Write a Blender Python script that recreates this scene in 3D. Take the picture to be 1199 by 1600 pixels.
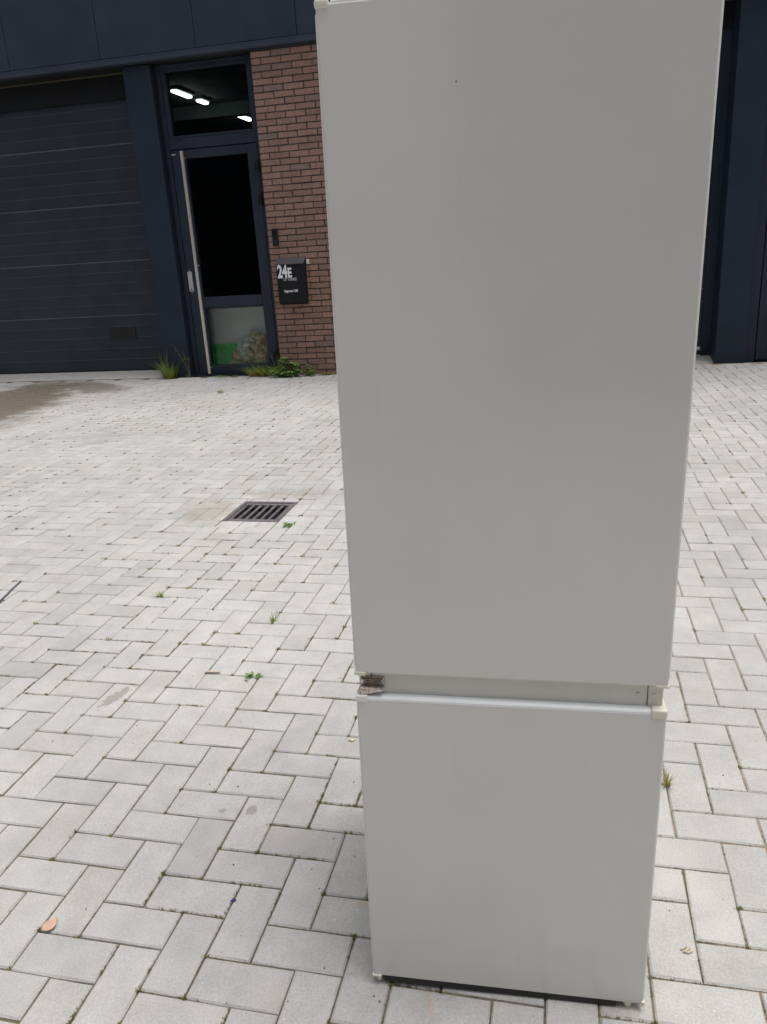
import bpy, bmesh, math, random
from mathutils import Vector, Matrix, noise
random.seed(7)
R = math.radians
scene = bpy.context.scene
for o in list(bpy.data.objects):
    bpy.data.objects.remove(o)
COL = scene.collection

# ------------------------------------------------------------------ camera
CAM_H = 1.4513
FPX = 1221.54                                   # focal length in pixels of a 1199 x 1600 frame
ROWS = ((0.97547255, 0.21230434, -0.05813921),  # right
        (-0.01373186, 0.32230145, 0.94653749),  # up
        (-0.21969237, 0.92252298, -0.31731155)) # forward
cam_data = bpy.data.cameras.new('camera')
cam = bpy.data.objects.new('camera', cam_data)
COL.objects.link(cam)
cam_data.sensor_fit = 'VERTICAL'
cam_data.sensor_height = 24.0
cam_data.lens = FPX / 1600 * 24.0
cam_data.clip_start = 0.05
cam_data.clip_end = 2000
rt, up, fw = (Vector(r) for r in ROWS)
m = Matrix((rt, up, -fw)).transposed().to_4x4()
m.translation = Vector((0, 0, CAM_H))
cam.matrix_world = m
scene.camera = cam
scene.render.resolution_x = 767
scene.render.resolution_y = 1024

# ------------------------------------------------------------------ sky, sun, exposure (bright overcast, light from beyond the building)
SUN_EL, SUN_AZ = 76.0, 82.0                    # azimuth from +Y, negative to the left
world = bpy.data.worlds.new('World')
scene.world = world
world.use_nodes = True
wn = world.node_tree.nodes
wl = world.node_tree.links
wn.clear()
wo = wn.new('ShaderNodeOutputWorld')
bg = wn.new('ShaderNodeBackground')
sky = wn.new('ShaderNodeTexSky')
sky.sky_type = 'NISHITA'
sky.sun_disc = False
sky.sun_elevation = R(SUN_EL)
sky.sun_rotation = R(SUN_AZ)
sky.air_density = 1.0
sky.dust_density = 5.0
sky.ozone_density = 1.0
hs = wn.new('ShaderNodeHueSaturation')
hs.inputs['Saturation'].default_value = 0.32    # cloud cover: nearly white sky
wl.new(sky.outputs[0], hs.inputs['Color'])
wl.new(hs.outputs[0], bg.inputs['Color'])
bg.inputs['Strength'].default_value = 0.12
wl.new(bg.outputs[0], wo.inputs['Surface'])
sd = bpy.data.lights.new('sun', 'SUN')
sd.energy = 1.5
sd.angle = R(40)
sd.color = (1.0, 0.97, 0.93)
sun = bpy.data.objects.new('sun', sd)
COL.objects.link(sun)
az, el = R(SUN_AZ), R(SUN_EL)
sdir = Vector((math.sin(az) * math.cos(el), math.cos(az) * math.cos(el), math.sin(el)))
sun.rotation_euler = sdir.to_track_quat('Z', 'Y').to_euler()
sun.location = sdir * 40
scene.view_settings.view_transform = 'Standard'
scene.view_settings.look = 'None'
scene.view_settings.exposure = 0.18
scene.view_settings.gamma = 1.0
scene.view_settings.use_curve_mapping = False

# ------------------------------------------------------------------ helpers
def link(o, parent=None):
    COL.objects.link(o)
    if parent is not None:
        o.parent = parent
    return o

def tag(o, label=None, cat=None, group=None, kind=None):
    if label: o['label'] = label
    if cat: o['category'] = cat
    if group: o['group'] = group
    if kind: o['kind'] = kind
    return o

def empty(name, loc=(0, 0, 0), parent=None):
    o = bpy.data.objects.new(name, None)
    o.empty_display_size = 0.1
    o.location = loc
    return link(o, parent)

def mesh_obj(name, verts, faces, mat, parent=None, smooth=False, loc=None):
    me = bpy.data.meshes.new(name)
    me.from_pydata(verts, [], faces)
    me.update()
    if mat: me.materials.append(mat)
    if smooth:
        me.polygons.foreach_set('use_smooth', [True] * len(me.polygons))
    o = bpy.data.objects.new(name, me)
    if loc is not None: o.location = loc
    return link(o, parent)

def bm_obj(name, bm, mat, parent=None, smooth=False, loc=None):
    me = bpy.data.meshes.new(name)
    bm.normal_update()
    bm.to_mesh(me)
    bm.free()
    if mat: me.materials.append(mat)
    if smooth:
        me.polygons.foreach_set('use_smooth', [True] * len(me.polygons))
    o = bpy.data.objects.new(name, me)
    if loc is not None: o.location = loc
    return link(o, parent)

def bm_box(bm, x0, x1, y0, y1, z0, z1, bev=0.0, seg=2):
    r = bmesh.ops.create_cube(bm, size=1.0)
    vs = r['verts']
    for v in vs:
        v.co = Vector((x0 + (v.co.x + .5) * (x1 - x0), y0 + (v.co.y + .5) * (y1 - y0), z0 + (v.co.z + .5) * (z1 - z0)))
    if bev > 0:
        es = list({e for v in vs for e in v.link_edges})
        bmesh.ops.bevel(bm, geom=es, offset=bev, segments=seg, affect='EDGES', profile=0.5)

def box(name, x0, x1, y0, y1, z0, z1, mat, parent=None, bev=0.0, seg=2, smooth=False):
    bm = bmesh.new()
    bm_box(bm, x0, x1, y0, y1, z0, z1, bev, seg)
    return bm_obj(name, bm, mat, parent, smooth)

def bm_cyl(bm, p, q, r, r2=None, n=14, caps=True):
    p, q = Vector(p), Vector(q)
    d = q - p
    M = Matrix.Translation((p + q) / 2) @ d.to_track_quat('Z', 'Y').to_matrix().to_4x4()
    bmesh.ops.create_cone(bm, cap_ends=caps, segments=n, radius1=r, radius2=r if r2 is None else r2, depth=d.length, matrix=M)

def text_mesh(name, body, size, mat, parent, origin, sx=1.0, bold=0.0, width=None):
    """flat lettering standing in the XZ plane, facing -Y"""
    cu = bpy.data.curves.new(name, 'FONT')
    cu.body = body
    cu.size = size
    cu.offset = bold
    cu.extrude = 0.0004
    cu.resolution_u = 4
    t = bpy.data.objects.new(name, cu)
    COL.objects.link(t)
    dg = bpy.context.evaluated_depsgraph_get()
    me = bpy.data.meshes.new_from_object(t.evaluated_get(dg))
    bpy.data.objects.remove(t)
    xs = [v.co.x for v in me.vertices]
    if width: sx = width / (max(xs) - min(xs))
    x0 = min(xs)
    for v in me.vertices:
        v.co = Vector(((v.co.x - x0) * sx, -v.co.z, v.co.y))
    me.materials.clear()
    me.materials.append(mat)
    o = bpy.data.objects.new(name, me)
    o.location = origin
    return link(o, parent)

# ------------------------------------------------------------------ materials
class N:
    def __init__(self, name):
        self.m = bpy.data.materials.new(name)
        self.m.use_nodes = True
        self.t = self.m.node_tree
        self.b = self.t.nodes['Principled BSDF']
        self.out = self.t.nodes['Material Output']
    def n(self, typ, **k):
        nd = self.t.nodes.new(typ)
        for a, v in k.items():
            if a in nd.inputs: nd.inputs[a].default_value = v
            else: setattr(nd, a, v)
        return nd
    def l(self, a, b): self.t.links.new(a, b)
    def noise(self, vec, scale, detail=4, rough=0.6):
        nd = self.n('ShaderNodeTexNoise')
        nd.inputs['Scale'].default_value = scale
        nd.inputs['Detail'].default_value = detail
        nd.inputs['Roughness'].default_value = rough
        if vec is not None: self.l(vec, nd.inputs['Vector'])
        return nd.outputs['Fac']
    def ramp(self, fac, stops):
        nd = self.n('ShaderNodeValToRGB')
        cr = nd.color_ramp
        while len(cr.elements) < len(stops): cr.elements.new(0.5)
        for e, (p, c) in zip(cr.elements, stops):
            e.position = p
            e.color = (c[0], c[1], c[2], 1) if not isinstance(c, (int, float)) else (c, c, c, 1)
        self.l(fac, nd.inputs['Fac'])
        return nd.outputs['Color']
    def math(self, op, a, b=None):
        nd = self.n('ShaderNodeMath', operation=op)
        for i, v in enumerate((a, b)):
            if v is None: continue
            if isinstance(v, (int, float)): nd.inputs[i].default_value = v
            else: self.l(v, nd.inputs[i])
        return nd.outputs[0]
    def mix(self, fac, a, b, blend='MIX'):
        nd = self.n('ShaderNodeMix', data_type='RGBA', blend_type=blend)
        for k, v in ((0, fac), (6, a), (7, b)):
            if isinstance(v, (int, float)): nd.inputs[k].default_value = v
            elif isinstance(v, (tuple, list)): nd.inputs[k].default_value = (v[0], v[1], v[2], 1)
            else: self.l(v, nd.inputs[k])
        return nd.outputs[2]
    def bump(self, h, strength, dist):
        nd = self.n('ShaderNodeBump')
        nd.inputs['Strength'].default_value = strength
        nd.inputs['Distance'].default_value = dist
        self.l(h, nd.inputs['Height'])
        self.l(nd.outputs[0], self.b.inputs['Normal'])
    def col(self, c):
        if isinstance(c, (tuple, list)): self.b.inputs['Base Color'].default_value = (c[0], c[1], c[2], 1)
        else: self.l(c, self.b.inputs['Base Color'])
    def rough(self, r):
        if isinstance(r, (int, float)): self.b.inputs['Roughness'].default_value = r
        else: self.l(r, self.b.inputs['Roughness'])
    def pos(self): return self.n('ShaderNodeNewGeometry').outputs['Position']
    def obj(self): return self.n('ShaderNodeTexCoord').outputs['Object']

def plain(name, c, rough=0.5, metal=0.0, var=0.0, scale=30, bump=0.0, spec=None):
    k = N(name)
    if var:
        f = k.noise(k.pos(), scale, 5)
        k.col(k.ramp(f, [(0.3, [v * (1 - var) for v in c]), (0.7, [min(1, v * (1 + var)) for v in c])]))
    else:
        k.col(c)
    k.rough(rough)
    k.b.inputs['Metallic'].default_value = metal
    if spec is not None: k.b.inputs['Specular IOR Level'].default_value = spec
    if bump: k.bump(k.noise(k.pos(), scale * 6, 4), bump, 0.002)
    return k.m

def make_paver_material():
    k = N('concrete_paver')
    p = k.pos()
    g = k.n('ShaderNodeNewGeometry')
    oi = k.n('ShaderNodeObjectInfo')
    rnd = k.math('FRACT', k.math('ADD', g.outputs['Random Per Island'], oi.outputs['Random']))
    base = k.ramp(rnd, [(0.0, (0.445, 0.438, 0.42)), (0.3, (0.485, 0.478, 0.46)), (0.7, (0.515, 0.508, 0.49)), (1.0, (0.475, 0.463, 0.44))])
    fine = k.noise(p, 230, 4, 0.75)
    base = k.mix(0.55, base, k.ramp(fine, [(0.25, 0.28), (0.5, 0.50), (0.75, 0.70)]), 'OVERLAY')
    mid = k.noise(p, 9, 6, 0.65)
    base = k.mix(0.7, base, k.ramp(mid, [(0.3, 0.42), (0.7, 0.57)]), 'OVERLAY')
    big = k.noise(p, 0.9, 4)
    base = k.mix(0.6, base, k.ramp(big, [(0.35, 0.43), (0.65, 0.57)]), 'OVERLAY')
    # dark and white aggregate grains
    vo = k.n('ShaderNodeTexVoronoi')
    vo.inputs['Scale'].default_value = 55
    k.l(p, vo.inputs['Vector'])
    sep = k.n('ShaderNodeSeparateColor')
    k.l(vo.outputs['Color'], sep.inputs[0])
    near = k.math('LESS_THAN', vo.outputs['Distance'], k.math('MULTIPLY', k.noise(p, 300, 2), 0.19))
    isd = k.math('MULTIPLY', near, k.math('GREATER_THAN', sep.outputs[0], 0.985))
    isw = k.math('MULTIPLY', near, k.math('LESS_THAN', sep.outputs[0], 0.06))
    base = k.mix(k.math('MULTIPLY', isd, 0.6), base, (0.12, 0.11, 0.10))
    base = k.mix(k.math('MULTIPLY', isw, 0.8), base, (0.75, 0.74, 0.72))
    # brown oily stain in front of the garage door, damp spots, dusty patch by the gully (marks with a shape of their own)
    def blob(cx, cy, rx, ry, ang, wob, scale, soft):
        mp = k.n('ShaderNodeMapping', vector_type='TEXTURE')
        mp.inputs['Location'].default_value = (cx, cy, 0)
        mp.inputs['Rotation'].default_value = (0, 0, R(ang))
        mp.inputs['Scale'].default_value = (rx, ry, 1000)
        k.l(p, mp.inputs['Vector'])
        le = k.n('ShaderNodeVectorMath', operation='LENGTH')
        k.l(mp.outputs[0], le.inputs[0])
        d = k.math('ADD', le.outputs['Value'], k.math('MULTIPLY', k.math('SUBTRACT', k.noise(p, scale, 5, 0.65), 0.5), wob))
        mr = k.n('ShaderNodeMapRange', interpolation_type='SMOOTHSTEP')
        mr.inputs['From Min'].default_value = 1 + soft
        mr.inputs['From Max'].default_value = 1 - soft
        k.l(d, mr.inputs['Value'])
        return mr.outputs[0]
    st = blob(-6.35, 7.95, 0.62, 1.75, 20, 1.6, 2.2, 0.35)
    base = k.mix(k.math('MULTIPLY', st, 0.86), base, (0.115, 0.085, 0.06))
    st2 = blob(-5.9, 9.0, 0.75, 0.26, -35, 1.8, 3.0, 0.3)
    base = k.mix(k.math('MULTIPLY', st2, 0.7), base, (0.13, 0.10, 0.075))
    for (cx, cy, rx, ry, an, w, sc) in ((-1.535, 2.155, 0.022, 0.075, -14, 2.6, 42), (-0.824, 1.66, 0.016, 0.019, 0, 1.3, 70), (-0.905, 1.645, 0.011, 0.008, 30, 2.6, 110)):
        sp = blob(cx, cy, rx, ry, an, w, sc, 0.12)
        base = k.mix(k.math('MULTIPLY', sp, 0.55), base, (0.20, 0.185, 0.155))
    du = blob(-2.06, 4.17, 0.17, 0.20, 0, 2.6, 9, 0.35)
    base = k.mix(k.math('MULTIPLY', du, 0.42), base, (0.33, 0.27, 0.21))
    du = blob(-1.75, 4.55, 0.28, 0.08, 0, 2.2, 9, 0.5)
    base = k.mix(k.math('MULTIPLY', du, 0.4), base, (0.30, 0.25, 0.20))
    # rust smear by the fridge foot and by its left edge
    ru = blob(-0.245, 1.165, 0.006, 0.04, 22, 1.6, 40, 0.5)
    base = k.mix(k.math('MULTIPLY', ru, 0.32), base, (0.48, 0.30, 0.19))
    ru = blob(-0.44, 1.39, 0.02, 0.014, 0, 1.6, 40, 0.5)
    base = k.mix(k.math('MULTIPLY', ru, 0.4), base, (0.50, 0.33, 0.22))
    # faint sandy tint on the right
    sa = k.noise(p, 2.3, 5, 0.7)
    base = k.mix(k.ramp(sa, [(0.56, 0.0), (0.72, 0.3)]), base, (0.44, 0.385, 0.33))
    k.col(base)
    k.rough(0.88)
    k.bump(k.math('ADD', fine, k.math('MULTIPLY', mid, 0.8)), 0.5, 0.0018)
    return k.m

M_PAVER = make_paver_material()

def make_joint():
    k = N('joint_sand')
    p = k.pos()
    f = k.noise(p, 60, 5, 0.7)
    sand = k.ramp(f, [(0.3, (0.075, 0.06, 0.045)), (0.7, (0.24, 0.19, 0.14))])
    g = k.noise(p, 3.5, 4, 0.6)
    sx = k.n('ShaderNodeSeparateXYZ')
    k.l(p, sx.inputs[0])
    ws = k.math('ADD', sx.outputs[0], k.math('MULTIPLY', k.math('SUBTRACT', k.noise(p, 5, 4), 0.5), 1.6))
    wm = k.n('ShaderNodeMapRange', interpolation_type='SMOOTHSTEP')
    wm.inputs['From Min'].default_value = 0.05
    wm.inputs['From Max'].default_value = 0.55
    k.l(ws, wm.inputs['Value'])
    mossy = k.mix(k.ramp(g, [(0.45, 0.0), (0.62, 0.7)]), sand, (0.13, 0.14, 0.055))
    k.col(k.mix(k.math('MULTIPLY', wm.outputs[0], 0.85), mossy, (0.42, 0.33, 0.24)))
    k.rough(0.95)
    k.bump(f, 0.8, 0.004)
    return k.m
M_JOINT = make_joint()
M_YARD = plain('yard_concrete', (0.42, 0.41, 0.39), 0.9, var=0.12, scale=6)

def make_metal(name, c, rough=0.45, grain=0.0):
    k = N(name)
    p = k.pos()
    f = k.noise(p, 2.2, 5, 0.6)
    c0 = [v * 0.85 for v in c]; c1 = [v * 1.2 for v in c]
    base = k.ramp(f, [(0.3, c0), (0.7, c1)])
    d = k.noise(p, 26, 6, 0.75)
    base = k.mix(k.ramp(d, [(0.60, 0.0), (0.80, 0.22)]), base, (0.16, 0.15, 0.13))
    k.col(base)
    k.rough(k.ramp(k.noise(p, 5, 4), [(0.3, rough - 0.06), (0.7, rough + 0.08)]))
    k.b.inputs['Specular IOR Level'].default_value = 0.32
    if grain:
        mp = k.n('ShaderNodeMapping')
        mp.inputs['Scale'].default_value = (25, 25, 260)
        k.l(p, mp.inputs['Vector'])
        k.bump(k.noise(mp.outputs[0], 1.0, 4, 0.6), grain, 0.002)
    return k.m
M_NAVY = make_metal('anthracite_blue_steel', (0.022, 0.033, 0.054), 0.46)
M_POST = make_metal('anthracite_steel_post', (0.013, 0.024, 0.041), 0.46)
M_FRAME = make_metal('anthracite_aluminium', (0.021, 0.030, 0.050), 0.44)
M_GARAGE = make_metal('anthracite_ribbed_steel', (0.027, 0.035, 0.049), 0.40, 0.25)
M_BEAD = make_metal('bead_highlight_paint', (0.055, 0.063, 0.078), 0.42)  # lighter colour stands in for the highlight along each rib bead
M_JOINTBEAD = make_metal('joint_highlight_paint', (0.085, 0.10, 0.125), 0.40)  # paler still: highlight line painted along the section joints
M_TRIM = make_metal('anthracite_trim', (0.032, 0.044, 0.068), 0.42)
M_BLACK = plain('matt_black', (0.010, 0.010, 0.011), 0.5)
M_BLACKP = plain('black_powder_coat', (0.009, 0.010, 0.012), 0.45, var=0.2, scale=20, bump=0.1, spec=0.25)
M_RUBBER = plain('black_rubber', (0.012, 0.012, 0.012), 0.7)
M_STEEL = plain('brushed_stainless', (0.66, 0.62, 0.56), 0.34, 0.7, var=0.08, scale=50)
M_LOCK = plain('satin_aluminium', (0.58, 0.60, 0.62), 0.4, 0.5)
M_LETTER = plain('white_vinyl_lettering', (0.82, 0.83, 0.86), 0.5)
M_LETTER2 = plain('grey_vinyl_lettering', (0.50, 0.50, 0.50), 0.5)
M_MORTAR = plain('dark_mortar', (0.050, 0.042, 0.042), 0.95, var=0.3, scale=40, bump=0.5)
M_CONC = plain('smooth_concrete', (0.47, 0.455, 0.43), 0.85, var=0.12, scale=7, bump=0.25)
M_LINTEL = plain('yellow_lintel', (0.06, 0.052, 0.03), 0.6)
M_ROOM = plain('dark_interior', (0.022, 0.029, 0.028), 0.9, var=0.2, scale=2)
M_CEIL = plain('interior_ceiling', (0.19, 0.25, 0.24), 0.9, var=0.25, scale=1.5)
M_WHITEP = plain('white_paint', (0.7, 0.7, 0.7), 0.5)
M_RED = plain('red_paint', (0.5, 0.03, 0.03), 0.5)

def make_brick():
    k = N('red_brown_brick')
    p = k.pos()
    oi = k.n('ShaderNodeObjectInfo')
    base = k.ramp(oi.outputs['Random'], [(0.0, (0.235, 0.142, 0.118)), (0.3, (0.285, 0.168, 0.136)), (0.6, (0.32, 0.188, 0.148)), (0.85, (0.265, 0.165, 0.140)), (1.0, (0.215, 0.150, 0.135))])
    f = k.noise(p, 28, 6, 0.7)
    base = k.mix(0.75, base, k.ramp(f, [(0.3, 0.34), (0.7, 0.64)]), 'OVERLAY')
    e = k.noise(p, 90, 3, 0.8)
    base = k.mix(k.ramp(e, [(0.68, 0.0), (0.78, 0.6)]), base, (0.34, 0.29, 0.26))
    k.col(base)
    k.rough(0.92)
    k.bump(k.math('ADD', f, e), 0.6, 0.006)
    return k.m
M_BRICK = make_brick()

def make_glass(tint=0.9, ior=1.5):
    k = N('window_glass')
    k.t.nodes.remove(k.b)
    tr = k.n('ShaderNodeBsdfTransparent')
    tr.inputs['Color'].default_value = (tint * 0.97, tint, tint * 0.98, 1)
    gl = k.n('ShaderNodeBsdfGlossy')
    gl.inputs['Roughness'].default_value = 0.02
    fr = k.n('ShaderNodeFresnel')
    fr.inputs['IOR'].default_value = ior
    mx = k.n('ShaderNodeMixShader')
    k.l(fr.outputs[0], mx.inputs[0]); k.l(tr.outputs[0], mx.inputs[1]); k.l(gl.outputs[0], mx.inputs[2])
    k.l(mx.outputs[0], k.out.inputs['Surface'])
    return k.m
M_GLASS = make_glass(0.93, 1.30)

def make_fridge_paint():
    k = N('white_fridge_enamel')
    p = k.obj()
    f = k.noise(p, 3.0, 5, 0.6)
    base = k.ramp(f, [(0.3, (0.65, 0.638, 0.598)), (0.7, (0.685, 0.672, 0.63))])
    # faint vertical rub marks and a few specks
    mp = k.n('ShaderNodeMapping')
    mp.inputs['Scale'].default_value = (60, 60, 3)
    k.l(p, mp.inputs['Vector'])
    s = k.noise(mp.outputs[0], 1.0, 5, 0.7)
    base = k.mix(k.ramp(s, [(0.62, 0.0), (0.85, 0.22)]), base, (0.42, 0.40, 0.36))
    vo = k.n('ShaderNodeTexVoronoi')
    vo.inputs['Scale'].default_value = 7
    k.l(p, vo.inputs['Vector'])
    base = k.mix(k.math('MULTIPLY', k.math('LESS_THAN', vo.outputs['Distance'], 0.012), 0.8), base, (0.10, 0.08, 0.06))
    k.col(base)
    k.rough(k.ramp(k.noise(p, 6, 5, 0.7), [(0.3, 0.10), (0.7, 0.17)]))
    k.b.inputs['Specular IOR Level'].default_value = 0.95
    k.bump(k.math('ADD', k.math('MULTIPLY', k.noise(p, 700, 2), 0.04), k.noise(p, 3.2, 2)), 0.35, 0.008)
    return k.m
M_FRIDGE = make_fridge_paint()
M_FRIDGE_IN = plain('fridge_body_grey', (0.68, 0.67, 0.60), 0.38, var=0.05, scale=8)
M_CREAM = plain('cream_plastic', (0.74, 0.71, 0.60), 0.35, var=0.06, scale=30)
M_WHITEPL = plain('white_plastic', (0.80, 0.80, 0.78), 0.35)
M_RUSTM = plain('tarnished_hinge_metal', (0.52, 0.45, 0.41), 0.34, 0.75, var=0.5, scale=160)
M_SCREW = plain('dark_screw_metal', (0.26, 0.26, 0.27), 0.4, 0.8)
M_BRIGHT = plain('bright_hinge_metal', (0.72, 0.66, 0.62), 0.3, 0.7)
M_UNDER = plain('fridge_underside', (0.03, 0.03, 0.028), 0.8)
M_IRON = plain('cast_iron', (0.17, 0.155, 0.165), 0.6, 0.2, var=0.35, scale=40, bump=0.4)
M_PIT = plain('gully_pit', (0.004, 0.004, 0.004), 0.9)

def make_leaf(name, c0, c1, tr=0.35):
    k = N(name)
    g = k.n('ShaderNodeNewGeometry')
    k.col(k.ramp(g.outputs['Random Per Island'], [(0.0, c0), (1.0, c1)]))
    k.rough(0.55)
    k.b.inputs['Subsurface Weight'].default_value = 0.0
    tl = k.n('ShaderNodeBsdfTranslucent')
    k.l(k.b.inputs['Base Color'].links[0].from_socket, tl.inputs['Color'])
    mx = k.n('ShaderNodeMixShader')
    mx.inputs[0].default_value = tr
    k.l(k.b.outputs[0], mx.inputs[1]); k.l(tl.outputs[0], mx.inputs[2])
    k.l(mx.outputs[0], k.out.inputs['Surface'])
    return k.m
M_GRASS = make_leaf('grass_blade', (0.19, 0.31, 0.05), (0.38, 0.48, 0.13), 0.5)
M_GRASSY = make_leaf('yellow_grass_blade', (0.34, 0.32, 0.06), (0.50, 0.43, 0.13), 0.5)
M_LEAF = make_leaf('weed_leaf', (0.18, 0.31, 0.09), (0.36, 0.50, 0.20), 0.5)
M_DRY = make_leaf('dry_stalk', (0.16, 0.14, 0.07), (0.26, 0.22, 0.13))
M_MOSS = make_leaf('moss', (0.24, 0.23, 0.07), (0.40, 0.38, 0.16), 0.4)
M_STRAW = make_leaf('dry_debris', (0.20, 0.16, 0.10), (0.40, 0.32, 0.22), 0.1)
M_TURF = plain('artificial_turf', (0.08, 0.62, 0.14), 0.8, var=0.5, scale=60, bump=0.8)
M_BOARD = plain('grey_board', (0.60, 0.62, 0.63), 0.6, var=0.08, scale=6)

# ------------------------------------------------------------------ ground
CELL = 0.105
GU, GV = 11.14480, -14.36646                     # camera's place in the herringbone grid (cells)
def gx(u): return (u - GU) * CELL
def gy(v): return (v - GV) * CELL
PX0, PX1, PY0, PY1 = -11.0, 6.5, -4.4, 9.66
ground = mesh_obj('ground', [(-150, -150, -0.05), (150, -150, -0.05), (150, 150, -0.05), (-150, 150, -0.05)], [(0, 1, 2, 3)], M_YARD)
tag(ground, kind='structure')
paving = mesh_obj('paving', [(PX0, PY0, -0.0062), (PX1, PY0, -0.0062), (PX1, PY1, -0.0062), (PX0, PY1, -0.0062)], [(0, 1, 2, 3)], M_JOINT)
tag(paving, kind='structure')

def project(p):
    d = Vector(p) - Vector((0, 0, CAM_H))
    z = fw.dot(d)
    if z < 0.05: return None
    return 599.5 + FPX * rt.dot(d) / z, 800 - FPX * up.dot(d) / z

# gully rectangle (world)
GLX0, GLX1, GLY0, GLY1 = -1.940, -1.590, 4.025, 4.395

def paver_geom(L, W, rng, cham=0.0036, th=0.045):
    """closed slab with chamfered, slightly uneven rim; centred, top at z = 0; 38 triangles"""
    hx, hy = L / 2, W / 2
    ring = []
    nx, ny = 3, 1
    for i in range(nx): ring.append((-hx + L * i / nx, -hy))
    for i in range(ny): ring.append((hx, -hy + W * i / ny))
    for i in range(nx): ring.append((hx - L * i / nx, hy))
    for i in range(ny): ring.append((-hx, hy - W * i / ny))
    n = len(ring)
    j = lambda a: (rng.random() - .5) * 2 * a
    top, mid, bot = [], [], []
    for (x, y) in ring:
        c = cham * (0.75 + rng.random() * 0.6)
        ix = x - math.copysign(c, x) if abs(abs(x) - hx) < 1e-6 else x
        iy = y - math.copysign(c, y) if abs(abs(y) - hy) < 1e-6 else y
        ox, oy = x + j(0.0006), y + j(0.0006)
        top.append((ix + j(0.0005), iy + j(0.0005), 0.0))
        mid.append((ox, oy, -cham * (0.7 + 0.5 * rng.random())))
        bot.append((ox, oy, -th))
    v = top + mid + bot
    f = [tuple(range(n))]
    for i in range(n):
        k = (i + 1) % n
        f.append((i, n + i, n + k, k))
        f.append((n + i, 2 * n + i, 2 * n + k, n + k))
    return v, f

rng = random.Random(11)
GAP = 0.0040
variants = []
for i in range(8):
    v, f = paver_geom(2 * CELL - GAP, CELL - GAP, rng)
    me = bpy.data.meshes.new('paver')
    me.from_pydata(v, [], f)
    me.update()
    me.materials.append(M_PAVER)
    variants.append(me)

# fridge outline in the photograph, to know which pavers show
FRIDGE_PX = [(493, 5), (1132, -20), (1043, 1076), (1004, 1570), (586, 1527), (557, 1050)]
def in_fridge(x, y):
    c = False
    for i in range(len(FRIDGE_PX)):
        (x0, y0), (x1, y1) = FRIDGE_PX[i], FRIDGE_PX[i - 1]
        if (y0 > y) != (y1 > y) and x < (x1 - x0) * (y - y0) / (y1 - y0) + x0: c = not c
    return c

cells = []
for a in range(-260, 260):
    for b in range(-130, 130):
        u, v = a + 2 * b, a - 2 * b
        for (r0, r1, s0, s1) in ((u, u + 2, v, v + 1), (u + 2, u + 3, v - 1, v + 1)):
            x0, x1, y0, y1 = gx(r0), gx(r1), gy(s0), gy(s1)
            if x1 < PX0 + .1 or x0 > PX1 - .1 or y1 < PY0 + .1 or y1 > PY1 + 0.005: continue
            cells.append((x0, x1, y0, y1))
def overlap(c): return c[0] < GLX1 and c[1] > GLX0 and c[2] < GLY1 and c[3] > GLY0
whole = [c for c in cells if not overlap(c)]
cut = []
for c in cells:
    if not overlap(c): continue
    x0, x1, y0, y1 = c
    e = 0.002
    parts = []
    if x0 < GLX0 - .012: parts.append((x0, GLX0 - e, y0, y1))
    if x1 > GLX1 + .012: parts.append((GLX1 + e, x1, y0, y1))
    xa, xb = max(x0, GLX0), min(x1, GLX1)
    if y0 < GLY0 - .012: parts.append((xa, xb, y0, GLY0 - e))
    if y1 > GLY1 + .012: parts.append((xa, xb, GLY1 + e, y1))
    cut += parts
scored = []
for i, (x0, x1, y0, y1) in enumerate(whole):
    q = [project((x, y, 0)) for x, y in ((x0, y0), (x1, y0), (x1, y1), (x0, y1))]
    area = 0
    if all(q):
        cxp, cyp = sum(a[0] for a in q) / 4, sum(a[1] for a in q) / 4
        inside = [1 for a in q + [(cxp, cyp)] if 0 < a[0] < 1199 and 0 < a[1] < 1600 and not in_fridge(*a)]
        if len(inside) >= 2:
            area = abs(sum(q[k][0] * q[k - 1][1] - q[k - 1][0] * q[k][1] for k in range(4))) / 2 * len(inside) / 5
    scored.append((area, i))
scored.sort(reverse=True)
single = {i for a, i in scored[:300] if a > 0}
jv, jf = [], []
for i, (x0, x1, y0, y1) in enumerate(whole + cut):
    cx, cy = (x0 + x1) / 2, (y0 + y1) / 2
    vert = (y1 - y0) > (x1 - x0)
    rz = (R(90) if vert else 0) + (R(180) if rng.random() < .5 else 0) + R(rng.gauss(0, 0.28))
    big = noise.noise(Vector((cx * 0.7, cy * 0.7, 3.1))) * 0.0015
    dz = max(-0.0022, min(0.001, rng.gauss(0, 0.0007) + big - 0.0006))
    tilt = (rng.uniform(-1, 1) * 0.008, rng.uniform(-1, 1) * 0.005)
    dx, dy = rng.gauss(0, 0.0005), rng.gauss(0, 0.0005)
    Mx = Matrix.Translation((cx + dx, cy + dy, dz)) @ Matrix.Rotation(rz, 4, 'Z') @ Matrix.Rotation(tilt[0], 4, 'X') @ Matrix.Rotation(tilt[1], 4, 'Y')
    if i < len(whole):
        me = variants[rng.randrange(8)]
        if i in single:
            o = bpy.data.objects.new('paver', me)
            o.matrix_world = Mx
            link(o, paving)
            continue
        v = [w.co for w in me.vertices]
        f = [tuple(pp.vertices) for pp in me.polygons]
    else:
        Mx = Matrix.Translation((cx, cy, -0.002 + rng.gauss(0, 0.0008)))
        v, f = paver_geom(max(0.008, x1 - x0 - GAP), max(0.008, y1 - y0 - GAP), rng, cham=0.003)
        v = [Vector(w) for w in v]
    b = len(jv)
    jv += [tuple(Mx @ w) for w in v]
    jf += [tuple(b + t for t in ff) for ff in f]
rest = mesh_obj('pavers', jv, jf, M_PAVER, paving)
tag(rest, kind='stuff')

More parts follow.
